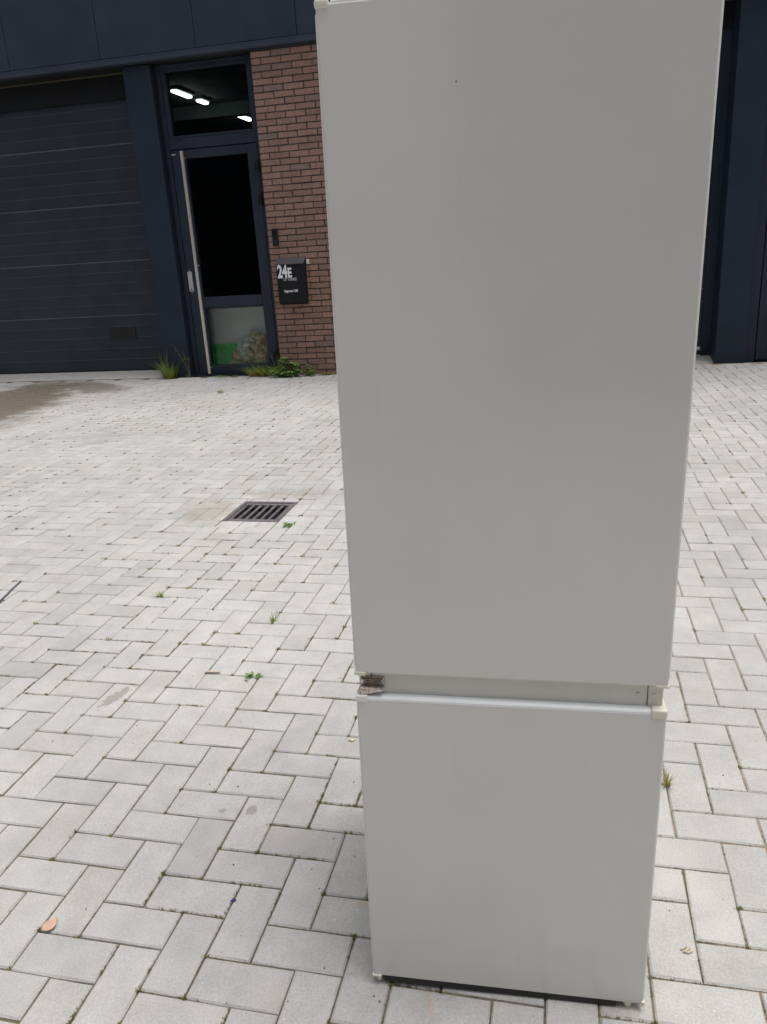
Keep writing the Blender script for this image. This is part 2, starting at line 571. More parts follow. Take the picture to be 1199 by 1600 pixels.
# concrete threshold strips in front of the two garage doors
def threshold(x0, x1):
    ys = (9.66, 9.70, 10.02)
    zs = (-0.004, 0.012, 0.055)
    v = [(x, y, z) for x in (x0, x1) for y, z in zip(ys, zs)] + [(x, y, -0.05) for x in (x0, x1) for y in (9.66, 10.02)]
    f = [(0, 3, 4, 1), (1, 4, 5, 2), (6, 8, 3, 0), (7, 2, 5, 9), (0, 1, 2, 7, 6), (3, 8, 9, 5, 4)]
    return mesh_obj('threshold', v, f, M_CONC)
# ------------------------------------------------------------------ building
bld = empty('warehouse', (-2.3, 9.7, 0))
tag(bld, 'dark blue-grey warehouse unit with ribbed garage doors, brick pier and glazed entrance door', 'warehouse')
def P(o):                                        # parent a world-placed object to the warehouse
    o.parent = bld
    o.matrix_parent_inverse = Matrix.Translation(-bld.location)
    return o
def sub(name, loc=(0, 0, 0)):                    # an Empty part of the warehouse
    return P(empty(name))
FZ = 3.69
# cladding above
clad = sub('cladding')
x = -2.915 - 1.2175 * 8
k = 0
while x < 7:
    box('panel', x + 0.003, x + 1.2145, 9.50, 9.58, FZ + 0.075, 5.3, M_NAVY, clad, 0.004, 1)
    x += 1.2175
    k += 1
xe0, xe1 = -2.915 - 1.2175 * 8, x
P(box('backing_wall', xe0, xe1, 9.585, 9.90, FZ + 0.045, 5.3, M_BLACK))
bm = bmesh.new()
bm_box(bm, xe0, xe1, 9.475, 9.584, FZ, FZ + 0.040, 0.006, 1)
bm_box(bm, xe0, xe1, 9.490, 9.584, FZ + 0.042, FZ + 0.068, 0.004, 1)
P(bm_obj('drip_trim', bm, M_TRIM))
P(box('parapet_cap', xe0, xe1, 9.46, 9.95, 5.305, 5.36, M_TRIM, None, 0.006, 1))
P(box('soffit', xe0, xe1, 9.587, 10.30, FZ + 0.003, FZ + 0.042, M_BLACK))

# posts
def post(x0, x1):
    return P(box('post', x0, x1, 9.62, 9.98, -0.04, FZ - 0.003, M_POST, None, 0.006, 1))
post(-5.155, -4.800)
post(1.705, 2.030)
post(-2.545, -2.215)
post(-9.60, -9.25)
post(5.85, 6.2)

# garage doors
def garage_door(x0, x1):
    g = sub('garage_door')
    z = 0.075
    edges = [0.075, 0.819, 1.524, 2.232, 2.937, 3.645]
    for i in range(5):
        z0, z1 = edges[i], edges[i + 1]
        n = 5
        kinds = []
        prof = []                                # (y, z) of a ribbed section, front side
        h = (z1 - z0 - 0.001) / n
        for r in range(n):
            b = z0 + 0.0005 + r * h
            rad = 0.006 if r < n - 1 else 0.010
            zc = b + h - rad - 0.001
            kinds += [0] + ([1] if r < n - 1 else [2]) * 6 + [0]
            prof += [(10.0, b)] + [(10.0 - rad * math.sin(math.pi * q_ / 6), zc - rad * math.cos(math.pi * q_ / 6)) for q_ in range(7)]
        v, f = [], []
        for (yy, zz) in prof: v += [(x0, yy, zz), (x1, yy, zz)]
        m_ = len(prof)
        for r in range(m_ - 1): f.append((2 * r, 2 * r + 1, 2 * r + 3, 2 * r + 2))
        b = len(v)
        v += [(x0, 10.04, z0 + .0005), (x1, 10.04, z0 + .0005), (x0, 10.04, z1 - .0005), (x1, 10.04, z1 - .0005)]
        f += [(0, b, b + 1, 1), (2 * m_ - 2, 2 * m_ - 1, b + 3, b + 2), (b, b + 2, b + 3, b + 1)]
        sec = mesh_obj('door_section', v, f, M_GARAGE, g)
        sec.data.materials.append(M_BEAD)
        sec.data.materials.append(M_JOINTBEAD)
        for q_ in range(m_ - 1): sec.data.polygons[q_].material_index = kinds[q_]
    box('weather_seal', x0, x1, 10.005, 10.035, 0.045, 0.077, M_RUBBER, g)
    box('lintel', x0, x1, 9.93, 9.998, 3.42, FZ, M_BLACKP, g)
    box('lintel_strip', x0, x1, 9.84, 9.86, FZ - 0.020, FZ - 0.004, M_LINTEL, g)
    box('door_backing', x0, x1, 10.045, 10.06, 0.03, 3.68, M_BLACK, g)
    return g
g1 = garage_door(-9.25, -5.155)
g2 = garage_door(-2.215, 1.705)
# recessed grip in the left door's lowest section, small maker's plate on the right one
bm = bmesh.new()
bm_box(bm, -6.106, -5.728, 9.990, 9.999, 0.495, 0.655, 0.004, 1)
gr = bm_obj('grip_recess', bm, M_BLACK, g1)
bm = bmesh.new()
for (a, b, c, d) in ((-6.112, -5.722, 0.489, 0.500), (-6.112, -5.722, 0.650, 0.661), (-6.112, -6.100, 0.5, 0.65), (-5.734, -5.722, 0.5, 0.65)):
    bm_box(bm, a, b, 9.984, 9.996, c, d, 0.002, 1)
bm_obj('rim', bm, M_GARAGE, gr)
box('maker_plate', 1.545, 1.632, 9.992, 9.999, 0.105, 0.145, M_WHITEP, g2, 0.002, 1)
for a in (threshold(-9.25, -5.155), threshold(-2.215, 1.705)): P(a)
P(box('door_guide', -5.26, -5.157, 9.945, 9.99, 0.05, 3.42, M_POST))
P(box('door_guide', 1.60, 1.703, 9.945, 9.99, 0.05, 3.42, M_POST))

# brick pier
pier = sub('brick_pier')
BX0, BX1, BY = -3.502, -2.548, 9.55
box('mortar_core', BX0 + .004, BX1 - .004, BY + 0.011, 9.92, -0.04, FZ - 0.002, M_MORTAR, pier)
CH, BL, JT = 0.0708, 0.243, 0.0115
rb = random.Random(5)
bmeshes = {}
def brick_mesh(L, var):
    key = (round(L, 3), var)
    if key in bmeshes: return bmeshes[key]
    r = random.Random(hash(key) & 0xffff)
    hx, hz = L / 2, (CH - JT) / 2
    def ring(y, ins, amp):
        pts = []
        for (a, b) in ((-1, -1), (-.33, -1), (.33, -1), (1, -1), (1, 1), (.33, 1), (-.33, 1), (-1, 1)):
            pts.append(((hx - ins) * a + (r.random() - .5) * amp, y + (r.random() - .5) * amp * .5, (hz - ins) * b + (r.random() - .5) * amp))
        return pts
    v = ring(0, 0.004, 0.003) + ring(0.004, 0.0, 0.0035) + ring(0.07, 0.0, 0.002)
    f = [tuple(range(8))]
    for i in range(8):
        j = (i + 1) % 8
        f += [(j, i, 8 + i, 8 + j), (8 + j, 8 + i, 16 + i, 16 + j)]
    f[0] = tuple(range(8))
    me = bpy.data.meshes.new('brick')
    me.from_pydata(v, [], f)
    me.update()
    me.materials.append(M_BRICK)
    bmeshes[key] = me
    return me
row = -20
while True:
    z0 = 1.405 + row * CH
    row_full = (row % 2 == 1)
    row += 1
    if z0 + CH > FZ + 0.05: break
    if z0 < -0.06: continue
    x = BX0 - (0 if row_full else BL / 2) - rb.random() * 0.0
    while x < BX1 - 0.02:
        a, b = max(x, BX0), min(x + BL - JT, BX1)
        if b - a > 0.03:
            L = round(b - a, 3)
            o = bpy.data.objects.new('brick', brick_mesh(L, rb.randrange(5)))
            o.location = ((a + b) / 2 + rb.gauss(0, 0.0012), BY + rb.gauss(0, 0.0013), z0 + CH / 2 + rb.gauss(0, 0.0009))
            o.rotation_euler = (0, rb.gauss(0, 0.004), rb.gauss(0, 0.003))
            link(o, pier)
        x += BL

# entrance door with transom
ent = sub('entrance_door')
FY = 9.74
EX0, EX1 = -4.795, -3.508
bm = bmesh.new()
bm_box(bm, EX0, -4.735, FY, 9.86, -0.04, FZ - 0.002, 0.003, 1)
bm_box(bm, -3.600, EX1, FY, 9.86, -0.04, FZ - 0.002, 0.003, 1)
bm_box(bm, -4.733, -3.602, FY + .002, 9.858, 3.655, FZ - 0.003, 0.003, 1)
bm_box(bm, -4.733, -3.602, FY + .002, 9.858, 2.765, 2.885, 0.003, 1)
bm_box(bm, -4.733, -4.680, FY + .012, 9.855, 2.887, 3.653, 0.003, 1)
bm_box(bm, -3.645, -3.602, FY + .012, 9.855, 2.887, 3.653, 0.003, 1)
bm_box(bm, -4.678, -3.647, FY + .012, 9.855, 3.615, 3.653, 0.003, 1)
bm_box(bm, -4.678, -3.647, FY + .012, 9.855, 2.887, 2.915, 0.003, 1)
bm_obj('door_frame', bm, M_FRAME, ent)
box('shadow_gap', -4.802, EX0 - 0.0005, 9.70, 9.84, -0.04, FZ - 0.004, M_BLACK, ent)
tw = box('transom_pane', -4.679, -3.646, 9.800, 9.806, 2.914, 3.616, M_GLASS, ent)
for xx in (-4.62, -3.78):
    box('drain_cap', xx, xx + 0.065, FY - 0.006, FY + 0.003, 2.85, 2.868, M_BLACK, ent, 0.002, 1)
leaf = empty('door_leaf'); leaf.parent = ent
LX0, LX1, LZ0, LZ1 = -4.729, -3.606, 0.012, 2.757
GX0, GX1 = -4.548, -3.738
bm = bmesh.new()
bm_box(bm, LX0, GX0, FY + .008, 9.84, LZ0, LZ1, 0.004, 1)
bm_box(bm, GX1, LX1, FY + .008, 9.84, LZ0, LZ1, 0.004, 1)
bm_box(bm, GX0 + .001, GX1 - .001, FY + .010, 9.838, 2.655, LZ1 - .002, 0.004, 1)
bm_box(bm, GX0 + .001, GX1 - .001, FY + .010, 9.838, 0.872, 1.005, 0.004, 1)
bm_box(bm, GX0 + .001, GX1 - .001, FY + .010, 9.838, LZ0 + .002, 0.130, 0.004, 1)
bm_obj('leaf_frame', bm, M_FRAME, leaf)
box('glass_pane', GX0, GX1, 9.790, 9.796, 1.004, 2.656, M_GLASS, leaf)
box('glass_pane', GX0, GX1, 9.790, 9.796, 0.129, 0.873, M_GLASS, leaf)
bm = bmesh.new()
bm_box(bm, -4.568, -4.530, 9.655, 9.678, 0.03, 2.735, 0.006, 2)
pull = bm_obj('pull_bar', bm, M_STEEL, leaf)
bm = bmesh.new()
for zz in (0.10, 1.40, 2.66):
    bm_cyl(bm, (-4.549, 9.676, zz), (-4.549, FY + .012, zz), 0.011)
bm_obj('pull_bar_stem', bm, M_STEEL, leaf)
bm = bmesh.new()
bm_box(bm, -4.715, -4.655, FY - 0.006, FY + 0.009, 1.06, 1.36, 0.0, 1)
es = [e for e in bm.edges if abs(e.verts[0].co.y - e.verts[1].co.y) > 0.01]
bmesh.ops.bevel(bm, geom=es, offset=0.028, segments=5, affect='EDGES')
bm_obj('lock_plate', bm, M_LOCK, leaf)
bm = bmesh.new()
bm_cyl(bm, (-4.685, FY - 0.016, 1.105), (-4.685, FY - 0.004, 1.105), 0.014)
bm_box(bm, -4.688, -4.682, FY - 0.018, FY - 0.0155, 1.09, 1.12)
bm_obj('lock_cylinder', bm, M_SCREW, leaf)
box('name_tab', -4.722, -4.668, FY - 0.004, FY + 0.0095, 2.702, 2.716, M_LOCK, leaf)
for zz in (2.42, 2.05, 0.17):
    bm = bmesh.new()
    bm_cyl(bm, (-3.602, FY - 0.014, zz), (-3.602, FY - 0.014, zz + 0.15), 0.014, n=10)
    bm_box(bm, -3.655, -3.560, FY - 0.012, FY + 0.006, zz + 0.03, zz + 0.11, 0.003, 1)
    bm_obj('hinge', bm, M_BLACKP, leaf)
box('sill', EX0, EX1, 9.69, 9.86, -0.03, 0.010, M_FRAME, ent)

# next unit's entrance on the right, solid leaf
ent2 = sub('side_door')
bm = bmesh.new()
bm_box(bm, 2.034, 2.150, FY, 9.86, -0.04, FZ - 0.002, 0.003, 1)
bm_box(bm, 3.25, 3.36, FY, 9.86, -0.04, FZ - 0.002, 0.003, 1)
bm_box(bm, 2.152, 3.248, FY + .002, 9.858, 2.74, FZ - 0.003, 0.003, 1)
bm_obj('door_frame', bm, M_FRAME, ent2)
box('door_leaf', 2.162, 3.240, FY + .012, 9.84, 0.012, 2.73, M_FRAME, ent2, 0.004, 1)
box('shadow_gap', 2.151, 3.249, 9.845, 9.855, -0.02, 2.74, M_BLACK, ent2)
box('warning_plate', 2.300, 2.46, FY - 0.002, FY + .0125, 0.16, 0.30, M_RED, ent2)
P(box('facade_wall', 3.364, 5.85, 9.70, 9.98, -0.04, FZ - 0.004, M_NAVY))
P(box('facade_wall', -13.0, -9.60, 9.70, 9.98, -0.04, FZ - 0.004, M_NAVY))
# interior
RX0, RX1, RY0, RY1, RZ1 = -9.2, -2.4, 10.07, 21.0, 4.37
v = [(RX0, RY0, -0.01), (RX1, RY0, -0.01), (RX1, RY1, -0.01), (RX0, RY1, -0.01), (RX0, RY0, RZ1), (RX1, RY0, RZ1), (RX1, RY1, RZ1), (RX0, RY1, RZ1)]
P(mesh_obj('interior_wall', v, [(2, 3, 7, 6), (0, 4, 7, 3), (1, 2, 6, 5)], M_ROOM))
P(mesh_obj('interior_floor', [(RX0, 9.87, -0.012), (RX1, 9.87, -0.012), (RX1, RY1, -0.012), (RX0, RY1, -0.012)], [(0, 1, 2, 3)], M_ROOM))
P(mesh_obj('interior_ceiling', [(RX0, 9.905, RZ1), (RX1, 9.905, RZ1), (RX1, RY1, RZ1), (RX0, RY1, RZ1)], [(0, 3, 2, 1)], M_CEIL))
P(mesh_obj('roof', [(xe0, 9.905, 5.29), (xe1, 9.905, 5.29), (xe1, 22, 5.29), (xe0, 22, 5.29)], [(0, 1, 2, 3)], M_BLACK))
P(box('rear_wall', xe0, xe1, 22.0, 22.2, -0.04, 5.3, M_NAVY))
P(box('side_wall', xe0, xe0 + .2, 9.99, 21.99, -0.04, 5.28, M_NAVY))
P(box('side_wall', xe1 - .2, xe1, 9.99, 21.99, -0.04, 5.28, M_NAVY))
P(box('ceiling_beam', RX0, RX1, 16.0, 16.25, 4.12, 4.36, M_CEIL))
# lit tube lamps
k = N('lit_tube')
em = k.n('ShaderNodeEmission')
em.inputs['Color'].default_value = (0.90, 1.0, 0.97, 1)
em.inputs['Strength'].default_value = 4.5
k.l(em.outputs[0], k.out.inputs['Surface'])
M_TUBE = k.m
for (y0, y1, lab) in ((14.2, 14.86, 'lit ceiling tube lamp behind transom glass, nearest of the row'),
                      (15.22, 15.58, 'short lit ceiling tube lamp behind transom glass, middle of the row'),
                      (16.95, 17.85, 'lit ceiling tube lamp cut off by transom right edge, farthest of the row')):
    L = empty('ceiling_lamp', (-6.69, (y0 + y1) / 2, 4.37))
    tag(L, lab, 'ceiling lamp', 'row of lit tube lamps inside')
    h = (y1 - y0) / 2
    box('lamp_housing', -0.10, 0.10, -h - .03, h + .03, -0.05, -0.002, M_CEIL, L, 0.01, 1)
    bm = bmesh.new()
    bm_box(bm, -0.055, 0.055, -h, h, -0.095, -0.052, 0.02, 2)
    bm_obj('diffuser', bm, M_TUBE, L)

# unseen warehouses added behind the camera to block front sky and shape reflections
for (ox, oy, wid, n_pan, doors, lab) in (
        (-0.30, -4.6, 22.0, 18, (4.4, 10.5, 17.0), 'added unseen dark warehouse blocking the front sky, right of the gap behind the camera'),
        (-25.5, -6.5, 20.8, 17, (4.0, 10.0, 16.0), 'added unseen dark warehouse blocking the front sky, left of the gap behind the camera')):
    opp = empty('sky_blocker_warehouse', (ox, oy, 0))
    tag(opp, lab, 'warehouse', 'added unseen sky blockers')
    box('wall', 0.0, wid, -6.0, -0.1, -0.04, 3.7, M_NAVY, opp)
    for q_ in range(n_pan):
        box('panel', q_ * wid / n_pan + .003, (q_ + 1) * wid / n_pan - .003, -0.12, -0.02, 3.75, 7.5, M_NAVY, opp, 0.004, 1)
    box('upper_wall', 0.005, wid - .005, -6.0, -0.125, 3.705, 7.45, M_NAVY, opp)
    for xx in doors:
        box('garage_door', xx - 1.9, xx + 1.9, -0.097, -0.05, 0.0, 3.4, M_GARAGE, opp, 0.004, 1)

# ------------------------------------------------------------------ things on the facade
mb = empty('mailbox', (-3.225, 9.55, 0.88))
tag(mb, 'black metal mailbox with white 24E on the brick pier beside the entrance door', 'mailbox')
hw, dp = 0.173, 0.125
prof = [(-dp, 0.03), (-dp, 0.478), (-0.012, 0.535), (-0.006, 0.535), (-0.006, 0.0), (-dp + 0.05, 0.0)]
v = [(-hw, y, z) for y, z in prof] + [(hw, y, z) for y, z in prof]
n = len(prof)
f = [tuple(range(n)), tuple(range(2 * n - 1, n - 1, -1))] + [(i, n + i, n + (i + 1) % n, (i + 1) % n) for i in range(n)]
bm = bmesh.new()
vs = [bm.verts.new(a) for a in v]
for ff in f: bm.faces.new([vs[i] for i in ff])
bmesh.ops.recalc_face_normals(bm, faces=bm.faces)
bmesh.ops.bevel(bm, geom=list(bm.edges), offset=0.003, segments=1, affect='EDGES')
bm_obj('box_body', bm, M_BLACKP, mb)
bm = bmesh.new()
sl = math.atan2(0.057, 0.113)
q = [(-hw - .006, -dp - .012, 0.474), (hw + .006, -dp - .012, 0.474), (hw + .006, -0.004, 0.546), (-hw - .006, -0.004, 0.546)]
vs = [bm.verts.new(a) for a in q] + [bm.verts.new((a[0], a[1], a[2] + .007)) for a in q]
for ff in ((3, 2, 1, 0), (4, 5, 6, 7), (0, 1, 5, 4), (1, 2, 6, 5), (2, 3, 7, 6), (3, 0, 4, 7)): bm.faces.new([vs[i] for i in ff])
lid = bm_obj('lid', bm, make_metal('mailbox_lid_sheen', (0.085, 0.085, 0.095), 0.35), mb)  # lighter than the box: sky reflection put into the lid colour
box('wall_tab', hw + 0.008, hw + 0.046, -0.010, 0.0, 0.463, 0.522, M_WHITEP, mb, 0.002, 1)
box('wall_tab', -hw - 0.022, -hw - 0.008, -0.010, 0.0, 0.480, 0.522, M_WHITEP, mb, 0.002, 1)
yy = -dp - 0.0012
text_mesh('number', '24', 0.205, M_LETTER, mb, (-0.159, yy, 0.325), width=0.128, bold=0.008)
text_mesh('unit_letter', 'E', 0.150, M_LETTER, mb, (-0.026, yy, 0.326), width=0.050, bold=0.006)
text_mesh('small_print', 'DAT TOERNEES', 0.045, M_LETTER2, mb, (-0.088, yy, 0.284), width=0.165, bold=0.0008)
text_mesh('name_print', 'Segment 24E', 0.043, M_LETTER, mb, (-0.092, yy, 0.150), width=0.175, bold=0.0008)

db = empty('doorbell', (-3.405, 9.55, 1.57))
tag(db, 'narrow black video doorbell on the brick pier above the mailbox', 'doorbell')
bm = bmesh.new()
bm_box(bm, -0.036, 0.036, -0.038, -0.003, 0.0, 0.20, 0.012, 3)
bm_obj('casing', bm, M_BLACKP, db, True)
bm = bmesh.new()
bm_cyl(bm, (0, -0.042, 0.155), (0, -0.036, 0.155), 0.018, n=18)
bm_obj('camera_lens', bm, plain('lens_glass', (0.01, 0.01, 0.012), 0.1), db)
bm = bmesh.new()
bm_cyl(bm, (0, -0.041, 0.05), (0, -0.036, 0.05), 0.020, n=18)
bm_obj('button', bm, M_BLACK, db)

# ------------------------------------------------------------------ behind the lower glass of the door
turf = empty('turf_mat', (-4.05, 9.96, -0.01))
tag(turf, 'bright green artificial turf mat behind the lower door glass', 'turf mat')
v, f = [], []
nx, ny = 24, 20
for j in range(ny + 1):
    for i in range(nx + 1):
        xx = -1.1 + 1.7 * i / nx; yv = -0.10 + 0.24 * j / ny
        v.append((xx, yv, 0.095 + 0.28 * max(0, (j / ny)) ** 1.2 + 0.008 * random.random()))
for j in range(ny):
    for i in range(nx):
        a = j * (nx + 1) + i
        f.append((a, a + 1, a + nx + 2, a + nx + 1))
mesh_obj('mat_sheet', v, f, M_TURF, turf)
bv, bf = [], []
for i in range(2600):
    xx = random.uniform(-1.1, 0.6); t = random.random(); yv = -0.10 + 0.24 * t
    zz = 0.098 + 0.28 * t ** 1.2
    a = random.random() * 6.28; hgt = random.uniform(.015, .035); w = .003
    b = len(bv)
    bv += [(xx - w * math.cos(a), yv - w * math.sin(a), zz), (xx + w * math.cos(a), yv + w * math.sin(a), zz), (xx + random.gauss(0, .01), yv + random.gauss(0, .01), zz + hgt)]
    bf.append((b, b + 1, b + 2))
tb = mesh_obj('turf_blades', bv, bf, M_TURF, turf)
tag(tb, kind='stuff')
bd = empty('display_board', (-4.05, 10.10, 0))
tag(bd, 'plain grey board standing behind the turf mat inside the door', 'board')
bm = bmesh.new()
bm_box(bm, -1.15, 0.75, 0.0, 0.03, 0.02, 0.838, 0.02, 3)
bm_obj('board_sheet', bm, M_BOARD, bd)
box('board_leg', -0.64, -0.60, -0.045, -0.002, 0.0, 0.838, M_BLACKP, bd, 0.003, 1)

heap = empty('stone_heap', (-4.03, 9.955, 0.01))
tag(heap, 'heap of mottled tan, ochre and white stones behind the lower door glass', 'stone heap')
stone_cols = [(0.66, 0.58, 0.40), (0.60, 0.50, 0.32), (0.68, 0.42, 0.20), (0.66, 0.62, 0.46), (0.42, 0.22, 0.14), (0.78, 0.80, 0.84), (0.44, 0.44, 0.28), (0.55, 0.36, 0.25)]
smats = []
for i, c in enumerate(stone_cols):
    smats.append(plain('stone_%s' % 'abcdefgh'[i], c, 0.8, var=0.55, scale=16, bump=0.8))
rs_ = random.Random(21)
smesh = []
for i in range(7):
    bm = bmesh.new()
    bmesh.ops.create_icosphere(bm, subdivisions=1, radius=1.0)
    for vv in bm.verts:
        vv.co *= 0.55 + 0.75 * rs_.random()
        vv.co.z *= 0.8
    me = bpy.data.meshes.new('stone')
    bm.to_mesh(me); bm.free()
    smesh.append(me)
spots = []
for lev, (zz, wx, cnt) in enumerate(((0.10, 0.34, 9), (0.20, 0.27, 8), (0.30, 0.20, 6), (0.39, 0.13, 4), (0.455, 0.06, 2))):
    for i in range(cnt):
        tx = -wx + 2 * wx * (i + .5) / cnt
        spots.append((tx + rs_.uniform(-.02, .02) + 0.03 * lev * .3, rs_.uniform(-.05, -.01) + 0.02 * lev, zz + rs_.uniform(-.02, .02)))
        if lev < 3: spots.append((tx + rs_.uniform(-.03, .03) + .01, rs_.uniform(.02, .08), zz + rs_.uniform(-.02, .05)))
for s in spots:
    me = smesh[rs_.randrange(7)].copy()
    me.materials.append(smats[rs_.randrange(8)])
    o = bpy.data.objects.new('stone', me)
    o.location = s
    o.rotation_euler = [rs_.random() * 6 for _ in range(3)]
    q = rs_.uniform(.065, .10)
    o.scale = (q * rs_.uniform(.8, 1.35), q, q * rs_.uniform(.75, 1.1))
    link(o, heap)

# ------------------------------------------------------------------ street gully
gu = empty('drain_grate', ((GLX0 + GLX1) / 2, (GLY0 + GLY1) / 2, 0))
tag(gu, 'square cast iron drain grate with six slots set in the paving', 'drain grate')
wx, wy = (GLX1 - GLX0) / 2, (GLY1 - GLY0) / 2
bm = bmesh.new()
t = 0.020
for (a, b, c, d) in ((-wx, wx, -wy, -wy + t), (-wx, wx, wy - t, wy), (-wx, -wx + t, -wy + t, wy - t), (wx - t, wx, -wy + t, wy - t)):
    bm_box(bm, a, b, c, d, -0.06, -0.002, 0.002, 1)
bm_obj('grate_frame', bm, M_IRON, gu)
lw = wx - t - 0.004
ly = wy - t - 0.004
bm = bmesh.new()
for (c, d) in ((-ly, -ly + .03), (ly - .03, ly)):
    bm_box(bm, -lw, lw, c, d, -0.035, -0.006, 0.002, 1)
bm_obj('end_rail', bm, M_IRON, gu)
ns = 6
sw = 2 * lw / (ns + (ns + 1) * 0.50)
for i in range(ns + 1):
    a = -lw + i * sw * 1.50
    box('grate_bar', a, a + sw * 0.50, -ly + .031, ly - .031, -0.018, -0.0065, M_IRON, gu, 0.003, 1)
mesh_obj('pit', [(-wx + t, -wy + t, -0.047), (wx - t, -wy + t, -0.047), (wx - t, wy - t, -0.047), (-wx + t, wy - t, -0.047)], [(0, 1, 2, 3)], M_PIT, gu)
# the paving sheet would show through the slots: cut it there
bm = bmesh.new()
xs = [PX0, GLX0 + .005, GLX1 - .005, PX1]; ys = [PY0, GLY0 + .005, GLY1 - .005, PY1]
vv = [[bm.verts.new((a, b, -0.0062)) for a in xs] for b in ys]
for j in range(3):
    for i in range(3):
        if i == 1 and j == 1: continue
        bm.faces.new((vv[j][i], vv[j][i + 1], vv[j + 1][i + 1], vv[j + 1][i]))
bm.to_mesh(paving.data); bm.free()

# ------------------------------------------------------------------ fridge
FR = empty('fridge', (-0.0959, 1.2011, 0.0))
FR.rotation_mode = 'ZYX'
FR.rotation_euler = (R(-0.6), R(0.82), R(2.974))
# matrix: Rz * Ry * Rx
FR.rotation_mode = 'XYZ'
tag(FR, 'tall white built-in fridge freezer standing on the paving', 'fridge')
HW = 0.2697
ZT, ZUB, ZLT, ZB = 1.776, 0.7295, 0.6785, 0.0200
def door_panel(name, z0, z1, bev, bev_top=None):
    bm = bmesh.new()
    bm_box(bm, -HW, HW, 0.0, 0.050, z0, z1)
    front = [e for e in bm.edges if all(abs(v.co.y) < 1e-6 for v in e.verts)]
    top = [e for e in front if all(abs(v.co.z - z1) < 1e-6 for v in e.verts)]
    oth = [e for e in front if e not in top]
    bmesh.ops.bevel(bm, geom=front, offset=bev, segments=4, affect='EDGES', profile=0.5)
    return bm_obj(name, bm, M_FRIDGE, FR, False)
ud = door_panel('upper_door', ZUB, ZT, 0.0028)
ld = door_panel('lower_door', ZB, ZLT, 0.0028)
# edge trims running down the sides of both doors
for s, nm in ((-1, 'edge_trim'), (1, 'edge_trim')):
    for d_, z0, z1 in ((ud, ZUB + .012, ZT - .012), (ld, ZB + .012, ZLT - .012)):
        x0, x1 = (HW - .0005, HW + .0016) if s > 0 else (-HW - .0016, -HW + .0005)
        box(nm, x0, x1, 0.003, 0.047, z0, z1, M_WHITEPL, d_, 0.0007, 1)
# rounded aluminium-white strip along the top of the lower door
bm = bmesh.new()
prof = []
for i in range(9):
    a = math.pi * i / 16
    prof.append((0.0078 - 0.0080 * math.cos(a), ZLT - 0.0045 + 0.0080 * math.sin(a)))
prof.append((0.048, ZLT + 0.0035)); prof.append((0.048, ZLT - 0.004)); prof.append((0.003, ZLT - 0.0045))
xa, xb = -HW + 0.021, HW - 0.025
A = [bm.verts.new((xa, y, z)) for y, z in prof]; B = [bm.verts.new((xb, y, z)) for y, z in prof]
for i in range(len(prof)):
    j = (i + 1) % len(prof)
    bm.faces.new((A[i], B[i], B[j], A[j]))
bm.faces.new(A[::-1]); bm.faces.new(B)
bmesh.ops.recalc_face_normals(bm, faces=bm.faces)
bm_obj('top_strip', bm, plain('white_strip_enamel', (0.84, 0.86, 0.88), 0.25), ld)
# corner caps
def cap(parent, name, x0, x1, z0, z1, y0=-0.0025, y1=0.05, mat=M_CREAM, bev=0.0028):
    bm = bmesh.new()
    bm_box(bm, x0, x1, y0, y1, z0, z1, bev, 2)
    return bm_obj(name, bm, mat, parent)
cap(ud, 'corner_cap', -HW - .0015, -HW + .019, ZT - .006, ZT + .005)
cap(ud, 'corner_cap', HW - .022, HW + .002, ZT - .009, ZT + .007)
cap(ud, 'corner_cap', -HW - .002, -HW + .019, ZUB - .0045, ZUB + .0025, y0=-0.0012, mat=M_CREAM, bev=.0015)
cap(ud, 'hook', -HW + .003, -HW + .017, ZUB - .009, ZUB - .003, y0=0.004, y1=0.03, mat=M_CREAM, bev=.002)
cap(ud, 'corner_cap', HW - .021, HW + .002, ZUB - .003, ZUB + .002, y0=-0.0012, mat=M_CREAM, bev=.0015)
cap(ld, 'corner_cap', -HW - .002, -HW + .0205, ZLT - .0085, ZLT + .0055, mat=M_WHITEPL)
cap(ld, 'corner_cap', HW - .0245, HW + .002, ZLT - .0115, ZLT + .0055, mat=M_CREAM)
cap(ld, 'corner_cap', -HW - .002, -HW + .017, ZB - .003, ZB + .0022, mat=M_CREAM, bev=.0012)
cap(ld, 'corner_cap', HW - .004, HW + .002, ZB - .003, ZB + .008, mat=M_CREAM, bev=.0012)
# top strip of the upper door
box('top_strip', -HW + .021, HW - .023, 0.002, 0.048, ZT - .002, ZT + .0035, M_WHITEPL, ud, 0.001, 1)
# cabinet
bm = bmesh.new()
bm_box(bm, -0.266, 0.266, 0.062, 0.545, 0.045, 1.768, 0.004, 2)
cab = bm_obj('cabinet', bm, M_FRIDGE, FR)
box('base_pan', -0.25, 0.25, 0.07, 0.54, 0.030, 0.044, M_UNDER, cab)
for z0, z1 in ((ZUB + .015, ZT - .015), (ZB + .02, ZLT - .015)):
    box('door_gasket', -0.255, 0.255, 0.0505, 0.0615, z0, z1, plain('grey_gasket', (0.35, 0.35, 0.33), 0.7), cab)
